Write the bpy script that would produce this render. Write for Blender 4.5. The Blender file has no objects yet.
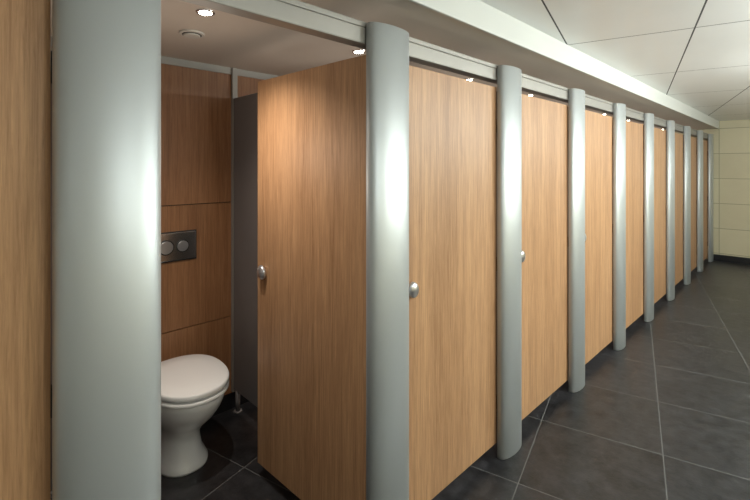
import bpy, bmesh, math, random
from mathutils import Vector, Matrix
random.seed(3)
S=bpy.context.scene
C=S.collection
try:
    S.view_settings.view_transform='Standard'
    S.view_settings.look='None'
except Exception: pass

# ------------------------------------------------------------ calibration
F=430.0; YAW=math.atan(435/F); CAMX=1.125; CAMZ=1.505
P0=0.25; PITCH=0.935; NP=9
ZS=2.12        # soffit / cubicle ceiling
ZC=2.24        # corridor ceiling
XB=-1.42       # rear wall of cubicles
YF=8.78; YN=-1.7; XR=2.7

# ------------------------------------------------------------ materials
def mat(name):
    m=bpy.data.materials.new(name); m.use_nodes=True
    nt=m.node_tree; b=nt.nodes['Principled BSDF']
    return m,nt,b
def N(nt,t,**k):
    n=nt.nodes.new(t)
    for a,v in k.items():
        if a.startswith('i_'): n.inputs[a[2:]].default_value=v
        else: setattr(n,a,v)
    return n
def simple(name,col,rough=.5,metal=0,noise=.03,scale=20,bump=0,coat=0):
    m,nt,b=mat(name)
    tc=N(nt,'ShaderNodeTexCoord'); no=N(nt,'ShaderNodeTexNoise'); no.inputs['Scale'].default_value=scale
    nt.links.new(tc.outputs['Object'],no.inputs['Vector'])
    mx=N(nt,'ShaderNodeMix',data_type='RGBA')
    mx.inputs[6].default_value=(*[max(0,c*(1-noise)) for c in col],1)
    mx.inputs[7].default_value=(*[min(1,c*(1+noise)) for c in col],1)
    nt.links.new(no.outputs['Fac'],mx.inputs[0]); nt.links.new(mx.outputs[2],b.inputs['Base Color'])
    b.inputs['Roughness'].default_value=rough; b.inputs['Metallic'].default_value=metal
    b.inputs['Coat Weight'].default_value=coat
    if bump:
        bp=N(nt,'ShaderNodeBump'); bp.inputs['Strength'].default_value=bump; bp.inputs['Distance'].default_value=.001
        nt.links.new(no.outputs['Fac'],bp.inputs['Height']); nt.links.new(bp.outputs['Normal'],b.inputs['Normal'])
    return m
def wood(name,c1,c2,rough=.38):
    m,nt,b=mat(name)
    tc=N(nt,'ShaderNodeTexCoord'); oi=N(nt,'ShaderNodeObjectInfo')
    ad=N(nt,'ShaderNodeVectorMath',operation='ADD')
    mul=N(nt,'ShaderNodeMath',operation='MULTIPLY'); mul.inputs[1].default_value=17
    nt.links.new(oi.outputs['Random'],mul.inputs[0])
    nt.links.new(tc.outputs['Object'],ad.inputs[0]); nt.links.new(mul.outputs[0],ad.inputs[1])
    def nz(sx,sz,detail,rough_):
        mp=N(nt,'ShaderNodeMapping'); mp.inputs['Scale'].default_value=(sx,sx,sz)
        nt.links.new(ad.outputs[0],mp.inputs['Vector'])
        n=N(nt,'ShaderNodeTexNoise'); n.inputs['Scale'].default_value=1; n.inputs['Detail'].default_value=detail
        n.inputs['Roughness'].default_value=rough_; n.inputs['Distortion'].default_value=.4
        nt.links.new(mp.outputs[0],n.inputs['Vector']); return n
    a=nz(9,.5,3,.5); f=nz(150,5,5,.75); g=nz(38,1.2,3,.6)
    m1=N(nt,'ShaderNodeMath',operation='MULTIPLY'); m1.inputs[1].default_value=.20
    nt.links.new(a.outputs['Fac'],m1.inputs[0])
    m2=N(nt,'ShaderNodeMath',operation='MULTIPLY_ADD'); m2.inputs[1].default_value=.55
    nt.links.new(f.outputs['Fac'],m2.inputs[0]); nt.links.new(m1.outputs[0],m2.inputs[2])
    m3=N(nt,'ShaderNodeMath',operation='MULTIPLY_ADD'); m3.inputs[1].default_value=.25
    nt.links.new(g.outputs['Fac'],m3.inputs[0]); nt.links.new(m2.outputs[0],m3.inputs[2])
    cr=N(nt,'ShaderNodeValToRGB')
    cr.color_ramp.elements[0].position=.39; cr.color_ramp.elements[0].color=(*c1,1)
    cr.color_ramp.elements[1].position=.61; cr.color_ramp.elements[1].color=(*c2,1)
    nt.links.new(m3.outputs[0],cr.inputs[0]); nt.links.new(cr.outputs[0],b.inputs['Base Color'])
    b.inputs['Roughness'].default_value=rough
    bp=N(nt,'ShaderNodeBump'); bp.inputs['Strength'].default_value=.08; bp.inputs['Distance'].default_value=.001
    nt.links.new(f.outputs['Fac'],bp.inputs['Height']); nt.links.new(bp.outputs['Normal'],b.inputs['Normal'])
    return m
def tiles(name,c1,c2,grout,axU,axV,pu,pv,su,sv,lw,rough,nscale,bump=.3,rowvar=.5,groutrough=.8,metal=0):
    m,nt,b=mat(name)
    tc=N(nt,'ShaderNodeTexCoord')
    masks=[];cells=[]
    for ax,p,s in ((axU,pu,su),(axV,pv,sv)):
        d=N(nt,'ShaderNodeVectorMath',operation='DOT_PRODUCT'); d.inputs[1].default_value=ax
        nt.links.new(tc.outputs['Object'],d.inputs[0])
        sb=N(nt,'ShaderNodeMath',operation='SUBTRACT'); sb.inputs[1].default_value=p
        nt.links.new(d.outputs['Value'],sb.inputs[0])
        pp=N(nt,'ShaderNodeMath',operation='PINGPONG'); pp.inputs[1].default_value=s/2
        nt.links.new(sb.outputs[0],pp.inputs[0])
        lt=N(nt,'ShaderNodeMath',operation='LESS_THAN'); lt.inputs[1].default_value=lw/2
        nt.links.new(pp.outputs[0],lt.inputs[0]); masks.append(lt)
        dv=N(nt,'ShaderNodeMath',operation='DIVIDE'); dv.inputs[1].default_value=s
        nt.links.new(sb.outputs[0],dv.inputs[0])
        fl=N(nt,'ShaderNodeMath',operation='FLOOR'); nt.links.new(dv.outputs[0],fl.inputs[0]); cells.append(fl)
    mk=N(nt,'ShaderNodeMath',operation='MAXIMUM')
    nt.links.new(masks[0].outputs[0],mk.inputs[0]); nt.links.new(masks[1].outputs[0],mk.inputs[1])
    cb=N(nt,'ShaderNodeCombineXYZ')
    nt.links.new(cells[0].outputs[0],cb.inputs[0]); nt.links.new(cells[1].outputs[0],cb.inputs[1])
    wn=N(nt,'ShaderNodeTexWhiteNoise',noise_dimensions='3D'); nt.links.new(cb.outputs[0],wn.inputs['Vector'])
    off=N(nt,'ShaderNodeVectorMath',operation='MULTIPLY_ADD'); off.inputs[1].default_value=(7,7,7)
    nt.links.new(wn.outputs['Color'],off.inputs[0]); nt.links.new(tc.outputs['Object'],off.inputs[2])
    no=N(nt,'ShaderNodeTexNoise'); no.inputs['Scale'].default_value=nscale; no.inputs['Detail'].default_value=8
    no.inputs['Roughness'].default_value=.65
    nt.links.new(off.outputs[0],no.inputs['Vector'])
    f=N(nt,'ShaderNodeMix',data_type='FLOAT'); f.inputs[0].default_value=rowvar
    nt.links.new(no.outputs['Fac'],f.inputs[2]); nt.links.new(wn.outputs['Value'],f.inputs[3])
    mr=N(nt,'ShaderNodeMapRange'); mr.inputs[1].default_value=.3; mr.inputs[2].default_value=.7
    nt.links.new(f.outputs[0],mr.inputs[0])
    mx=N(nt,'ShaderNodeMix',data_type='RGBA'); mx.inputs[6].default_value=(*c1,1); mx.inputs[7].default_value=(*c2,1)
    nt.links.new(mr.outputs[0],mx.inputs[0])
    m2=N(nt,'ShaderNodeMix',data_type='RGBA'); m2.inputs[7].default_value=(*grout,1)
    nt.links.new(mk.outputs[0],m2.inputs[0]); nt.links.new(mx.outputs[2],m2.inputs[6])
    nt.links.new(m2.outputs[2],b.inputs['Base Color'])
    r=N(nt,'ShaderNodeMix',data_type='FLOAT'); r.inputs[2].default_value=rough; r.inputs[3].default_value=groutrough
    nt.links.new(mk.outputs[0],r.inputs[0]); nt.links.new(r.outputs[0],b.inputs['Roughness'])
    b.inputs['Metallic'].default_value=metal
    h=N(nt,'ShaderNodeMath',operation='SUBTRACT'); nt.links.new(no.outputs['Fac'],h.inputs[0]); nt.links.new(mk.outputs[0],h.inputs[1])
    bp=N(nt,'ShaderNodeBump'); bp.inputs['Strength'].default_value=bump; bp.inputs['Distance'].default_value=.002
    nt.links.new(h.outputs[0],bp.inputs['Height']); nt.links.new(bp.outputs['Normal'],b.inputs['Normal'])
    return m
def emis(name,col,st):
    m,nt,b=mat(name); b.inputs['Base Color'].default_value=(*col,1)
    b.inputs['Emission Color'].default_value=(*col,1); b.inputs['Emission Strength'].default_value=st
    return m

A=math.radians(14.1)
G=Vector((-math.sin(A),math.cos(A),0)); U=Vector((math.cos(A),math.sin(A),0))
pf=Vector((.585,2.65,0)); pc=Vector((.097,2.644,0))
M_floor=tiles('slate_floor_tile',(.006,.006,.007),(.042,.042,.046),(.13,.13,.13),U,G,pf.dot(U),pf.dot(G),.6,.6,.005,.30,14,1.3,.12)
M_ceil=tiles('ceiling_metal_panel',(.76,.77,.76),(.80,.81,.80),(.05,.05,.05),U,G,pc.dot(U),pc.dot(G),.62,1.24,.008,.35,3,.05,.3)
M_cream=tiles('cream_wall_tile',(.56,.50,.34),(.62,.56,.39),(.34,.31,.21),Vector((1,0,0)),Vector((0,0,1)),.1,.12,.4,.4,.010,.35,3,.08,.3)
M_plaster=simple('ceiling_plaster',(.66,.60,.53),.6,0,.02,8,.05)
M_bulk=simple('bulkhead_paint',(.64,.65,.62),.5,0,.02,6,.03)
M_white=simple('painted_wall',(.62,.60,.55),.6,0,.03,6,.03)
M_wood=wood('oak_laminate',(.32,.165,.078),(.575,.335,.175),.5)
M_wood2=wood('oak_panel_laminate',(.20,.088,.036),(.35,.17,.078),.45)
M_alu=simple('satin_aluminium',(.53,.56,.57),.45,.55,.01,200)
M_rail=simple('rail_aluminium',(.33,.315,.29),.5,.4,.01,200)
M_grey=simple('grey_partition_laminate',(.16,.15,.15),.5,0,.03,30)
M_edge=simple('door_edge_band',(.20,.10,.05),.5)
M_chrome=simple('polished_chrome',(.90,.90,.92),.20,1,.01)
M_steel=simple('brushed_steel',(.60,.60,.62),.28,.85,.02,60)
M_ceramic=simple('white_ceramic',(.88,.88,.88),.12,0,.005,5,0,.5)
M_plastic=simple('white_seat_plastic',(.92,.92,.92),.2,0,.005,5)
M_black=simple('black_skirting_tile',(.012,.012,.014),.3,0,.1,12)
M_dark=simple('dark_rubber',(.02,.02,.02),.6)
M_warm=emis('warm_lamp_glow',(1,.94,.82),30)
M_opal=emis('added_opal_glow',(.95,1,.97),4)  # glow for the added, out-of-view corridor lamps

# ------------------------------------------------------------ mesh helpers
def link(o,parent=None):
    C.objects.link(o)
    if parent is not None: o.parent=parent
    return o
def mesh(name,bm,m,parent=None,loc=(0,0,0),rot=(0,0,0),smooth=False,bev=0,sub=0):
    me=bpy.data.meshes.new(name); bmesh.ops.recalc_face_normals(bm,faces=bm.faces); bm.to_mesh(me); bm.free()
    me.materials.append(m)
    if smooth:
        for p in me.polygons: p.use_smooth=True
    o=bpy.data.objects.new(name,me); o.location=loc; o.rotation_euler=rot; link(o,parent)
    if bev:
        b=o.modifiers.new('bevel','BEVEL'); b.width=bev; b.segments=2; b.limit_method='ANGLE'; b.angle_limit=math.radians(40)
    if sub:
        s=o.modifiers.new('sub','SUBSURF'); s.levels=sub; s.render_levels=sub
    return o
def box(name,lo,hi,m,parent=None,bev=0,loc=(0,0,0),rot=(0,0,0)):
    bm=bmesh.new(); bmesh.ops.create_cube(bm,size=1)
    lo=Vector(lo);hi=Vector(hi)
    for v in bm.verts:
        v.co=Vector((lo[i]+(v.co[i]+.5)*(hi[i]-lo[i]) for i in range(3)))
    return mesh(name,bm,m,parent,loc,rot,bev=bev)
def cyl(name,r,h,m,parent=None,loc=(0,0,0),rot=(0,0,0),seg=32,r2=None,bev=0):
    bm=bmesh.new(); bmesh.ops.create_cone(bm,cap_ends=True,segments=seg,radius1=r,radius2=r if r2 is None else r2,depth=h)
    o=mesh(name,bm,m,parent,loc,rot,bev=bev)
    for p in o.data.polygons: p.use_smooth=len(p.vertices)==4
    return o
def sphere(name,r,sc,m,parent=None,loc=(0,0,0),rot=(0,0,0)):
    bm=bmesh.new(); bmesh.ops.create_uvsphere(bm,u_segments=32,v_segments=16,radius=r)
    for v in bm.verts: v.co=Vector((v.co.x*sc[0],v.co.y*sc[1],v.co.z*sc[2]))
    return mesh(name,bm,m,parent,loc,rot,smooth=True)
def loft(name,rings,m,parent=None,loc=(0,0,0),cap=True,sub=0):
    bm=bmesh.new(); R=[[bm.verts.new(p) for p in r] for r in rings]
    n=len(R[0])
    for a,b in zip(R,R[1:]):
        for i in range(n): bm.faces.new((a[i],a[(i+1)%n],b[(i+1)%n],b[i]))
    if cap: bm.faces.new(R[0]); bm.faces.new(R[-1])
    return mesh(name,bm,m,parent,loc,smooth=True,sub=sub)
def empty(name,loc=(0,0,0),rot=(0,0,0)):
    e=bpy.data.objects.new(name,None); e.empty_display_size=.1; e.location=loc; e.rotation_euler=rot; C.objects.link(e); return e

# ------------------------------------------------------------ room shell
box('floor',(XB-.1,YN-.1,-.1),(XR+.1,YF+.1,0),M_floor)
box('ceiling',(.10,YN-.1,ZC),(XR+.1,YF+.1,ZC+.1),M_ceil)
sof=empty('ceiling_soffit')
box('soffit_board',(XB-.1,YN-.1,ZS),(.085,YF+.1,ZS+.22),M_plaster,sof)
box('bulkhead_fascia',(.085,YN-.1,ZS-.003),(.10,YF+.1,ZS+.22),M_bulk,sof,bev=.004)
box('wall_far',(XB-.1,YF,0),(XR+.1,YF+.1,ZC),M_cream)
box('wall_near',(XB-.1,YN-.1,0),(XR+.1,YN,ZC),M_white)
box('wall_right',(XR,YN,0),(XR+.1,YF,ZC),M_cream)
wb=box('wall_rear',(XB-.1,YN,0),(XB,YF,ZS),M_dark)
box('baseboard_far',(.0,YF-.02,0),(XR-.02,YF,.10),M_black,bev=.003)
box('baseboard_right',(XR-.02,YN,0),(XR,YF,.10),M_black,bev=.003)

# ------------------------------------------------------------ cubicles
def pilaster(y,k):
    w=.107; d=.040; prof=[]
    if abs(y-P0)<1e-6: y+=.012
    n=22
    for i in range(n+1):
        t=-math.pi/2+math.pi*i/n
        prof.append((max(0,math.cos(t))**.9*d, w*math.sin(t)))
    bm=bmesh.new(); H=2.03
    ring=lambda z:[bm.verts.new((x,yy,z)) for x,yy in prof]+[bm.verts.new((-.014,w,z)),bm.verts.new((-.014,-w,z))]
    a=ring(0);b=ring(H); L=len(a)
    for i in range(L): bm.faces.new((a[i],a[(i+1)%L],b[(i+1)%L],b[i]))
    bm.faces.new(a); bm.faces.new(b)
    o=mesh('aluminium_pilaster',bm,M_alu,None,(0,y,0))
    for p in o.data.polygons: p.use_smooth=len(p.vertices)==4 and abs(p.normal.z)<.5
    o.modifiers.new('b','BEVEL').width=.002
    o.modifiers['b'].limit_method='ANGLE'; o.modifiers['b'].angle_limit=math.radians(50)
    return o
W=.740
def door(hy,ang):
    # local: hinge at origin, door extends along -Y (closed), front face at x=0
    e=empty('cubicle_door',(-.022,hy,0),(0,0,ang))
    box('panel',(-.019,-W,.07),(0,0,1.92),M_wood,e,bev=.0015)
    box('edge_strip',(-.0185,-W-.0015,.071),(-.0005,-W,1.919),M_edge,e)
    # escutcheon + thumb turn indicator
    sphere('lock_knob',.034,(.50,.84,1.0),M_steel,e,(.013,-W+.056,1.005),(math.radians(18),0,0))
    cyl('lock_rose',.020,.006,M_steel,e,(.003,-W+.056,1.005),(0,math.radians(90),0))
    for z in (.28,1.0,1.72):
        cyl('hinge',.006,.07,M_dark,e,(-.002,.0065,z),seg=16)
    return e
ys=[P0+PITCH*n for n in range(-2,NP+1)]
for i,y in enumerate(ys):
    pilaster(y,i)
for i in range(len(ys)-1):
    hy=ys[i+1]-.096
    op = abs(ys[i]-P0)<1e-6
    door(hy, -math.radians(88) if op else 0)
# partitions between cubicles
for y in ys:
    p=empty('partition_panel',(0,y+.075,0))
    box('panel',(XB+.03,-.01,.13),(-.045,.01,1.93),M_grey,p,bev=.001)
    box('wall_channel',(XB+.012,-.016,.11),(XB+.034,.016,ZS),M_rail,p)
    cyl('foot_post',.014,.13,M_grey,p,(XB+.07,0,.065))
    cyl('foot_plate',.026,.008,M_grey,p,(XB+.07,0,.004))
# head rail
hr=empty('headrail')
box('rail_body',(-.075,YN,1.955),(-.018,YF,2.015),M_rail,hr,bev=.004)
box('rail_lip',(-.08,YN,2.015),(-.016,YF,2.035),M_rail,hr,bev=.003)
# rear wall veneer panels, joints real gaps
edges=[YN]+[y+.075 for y in ys if y>YN]+[YF]
for a,b in zip(edges,edges[1:]):
    for z0,z1 in ((.10,.575),(.58,1.285),(1.29,2.08)):
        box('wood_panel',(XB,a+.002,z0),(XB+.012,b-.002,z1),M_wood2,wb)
box('skirting',(XB,YN,0),(XB+.012,YF,.10),M_black,wb)
box('head_trim',(XB,YN,2.08),(XB+.02,YF,ZS),M_rail,wb)

# ------------------------------------------------------------ toilet
def ell(cx,rx,ry,z,e=2.0,n=48,taper=0):
    pts=[]
    for i in range(n):
        t=2*math.pi*i/n; c,s=math.cos(t),math.sin(t)
        x=math.copysign(abs(c)**(2/e),c)*rx; y=math.copysign(abs(s)**(2/e),s)*ry
        y*=1-taper*(x/rx)
        pts.append((cx+x,y,z))
    return pts
def toilet(y):
    e=empty('toilet',(XB+.013,y,0))
    # x: 0 wall, .56 front
    loft('pedestal_bowl',[
        ell(.215,.180,.125,0,2.4),ell(.215,.180,.125,.012,2.4),ell(.212,.171,.115,.03,2.4),
        ell(.206,.155,.100,.07,2.3),ell(.204,.148,.092,.13,2.3),ell(.212,.156,.095,.17,2.2),
        ell(.232,.186,.115,.22,2.2),ell(.256,.232,.148,.28,2.2,taper=.03),ell(.270,.258,.170,.33,2.2,taper=.05),
        ell(.277,.270,.178,.37,2.25,taper=.06),ell(.278,.272,.180,.392,2.25,taper=.06),ell(.278,.266,.175,.40,2.25,taper=.06)],
        M_ceramic,e)
    box('outlet_shroud',(0,-.09,.02),(.12,.09,.38),M_ceramic,e,bev=.02)
    def slab(name,z0,z1,rx,ry,cx,m,dome=0):
        r=.007
        loft(name,[ell(cx,rx-r,ry-r,z0,2.3,taper=.08),ell(cx,rx-r*.3,ry-r*.3,z0+r*.3,2.3,taper=.08),ell(cx,rx,ry,z0+r,2.3,taper=.08),
             ell(cx,rx,ry,z1-r,2.3,taper=.08),ell(cx,rx-r*.3,ry-r*.3,z1-r*.3,2.3,taper=.08),ell(cx,rx-r,ry-r,z1,2.3,taper=.08),
             ell(cx,rx*.6,ry*.6,z1+dome,2.2,taper=.08),ell(cx,rx*.2,ry*.2,z1+dome*1.2,2.2,taper=.08)],m,e)
    slab('seat',.404,.426,.242,.190,.322,M_plastic)
    slab('lid',.432,.462,.242,.190,.322,M_plastic,.008)
    for s in (-1,1):
        cyl('seat_hinge',.012,.05,M_chrome,e,(.075,s*.08,.43),(math.radians(90),0,0),seg=20)
toilet(.85)
fp=empty('flush_plate',(XB+.012,.90,1.055))
box('plate_frame',(0,-.128,-.085),(.008,.128,.085),M_dark,fp,bev=.002)
box('plate',(.004,-.122,-.079),(.014,.122,.079),M_chrome,fp,bev=.005)
for s,r in ((-.045,.036),(.045,.030)):
    cyl('button_ring',r+.006,.006,M_dark,fp,(.015,s,0),(0,math.radians(90),0),seg=40)
    cyl('button',r,.010,M_steel,fp,(.018,s,0),(0,math.radians(90),0),seg=40,bev=.002)

# ------------------------------------------------------------ cubicle downlights, vent
for i,y in enumerate(ys[:-1]):
    yc=y+.47
    if abs(y-(P0+PITCH))<1e-6: yc=y+.36
    d=empty('recessed_downlight',(-.56,yc,ZS))
    bm=bmesh.new()
    n=32; R=[]
    for r,z in ((.036,0),(.036,-.004),(.028,-.006),(.025,-.002),(.025,-.001)):
        R.append([bm.verts.new((r*math.cos(2*math.pi*k/n),r*math.sin(2*math.pi*k/n),z)) for k in range(n)])
    for a,b in zip(R,R[1:]):
        for k in range(n): bm.faces.new((a[k],a[(k+1)%n],b[(k+1)%n],b[k]))
    mesh('bezel',bm,M_chrome,d,smooth=True)
    cyl('lamp',.024,.004,M_warm,d,(0,0,-.0045))
    L=bpy.data.lights.new('downlight_beam','SPOT'); L.energy=42; L.color=(1,.90,.78); L.spot_size=math.radians(125); L.spot_blend=.9; L.shadow_soft_size=.03
    o=bpy.data.objects.new('downlight_beam',L); o.location=(0,0,-.015); link(o,d)
    L=bpy.data.lights.new('cubicle_fill','POINT'); L.energy=3.0; L.color=(1,.88,.76); L.shadow_soft_size=.12  # added fill that lifts the cubicle ceiling, no fitting of its own
    o=bpy.data.objects.new('cubicle_fill',L); o.location=(-.1,0,-.55); link(o,d)
v=empty('ceiling_vent',(-.87,.79,ZS))
cyl('vent_ring',.055,.008,M_white,v,(0,0,-.004),seg=40,bev=.002)
cyl('vent_gap',.042,.003,M_dark,v,(0,0,-.0085),seg=40)
cyl('vent_disc',.036,.008,M_white,v,(0,0,-.012),seg=40,bev=.002)

# ------------------------------------------------------------ unseen lamps, added to brighten corridor ceiling and doors (right-hand side)
for y,en in ((-.8,2),(1.0,21),(2.6,62),(4.0,98),(5.6,32),(7.4,13)):
    e=empty('added_ceiling_lamp',(1.75,y,ZC))
    cyl('base',.15,.02,M_rail,e,(0,0,-.01),seg=48)
    bm=bmesh.new(); n=40;R=[]
    for k in range(7):
        t=k/6*math.pi/2
        R.append([bm.verts.new((.14*math.cos(t)*math.cos(2*math.pi*q/n)+1e-4*math.cos(2*math.pi*q/n),.14*math.cos(t)*math.sin(2*math.pi*q/n),-.02-.05*math.sin(t))) for q in range(n)])
    for a,b in zip(R,R[1:]):
        for q in range(n): bm.faces.new((a[q],a[(q+1)%n],b[(q+1)%n],b[q]))
    mesh('opal_diffuser',bm,M_opal,e,smooth=True)
    L=bpy.data.lights.new('added_lamp_light','POINT'); L.energy=en; L.color=(.93,1,.98); L.shadow_soft_size=.18
    o=bpy.data.objects.new('added_lamp_light',L); o.location=(0,0,-.30); link(o,e)

w=bpy.data.worlds.new('world'); S.world=w; w.use_nodes=True
w.node_tree.nodes['Background'].inputs[0].default_value=(.6,.6,.6,1); w.node_tree.nodes['Background'].inputs[1].default_value=.1

# ------------------------------------------------------------ camera
cd=bpy.data.cameras.new('camera'); cd.sensor_width=36; cd.lens=F/750*36; cd.shift_y=-83/750; cd.clip_start=.02
cam=bpy.data.objects.new('camera',cd); cam.location=(CAMX,0,CAMZ); cam.rotation_euler=(math.radians(90),0,YAW); C.objects.link(cam)
S.camera=cam
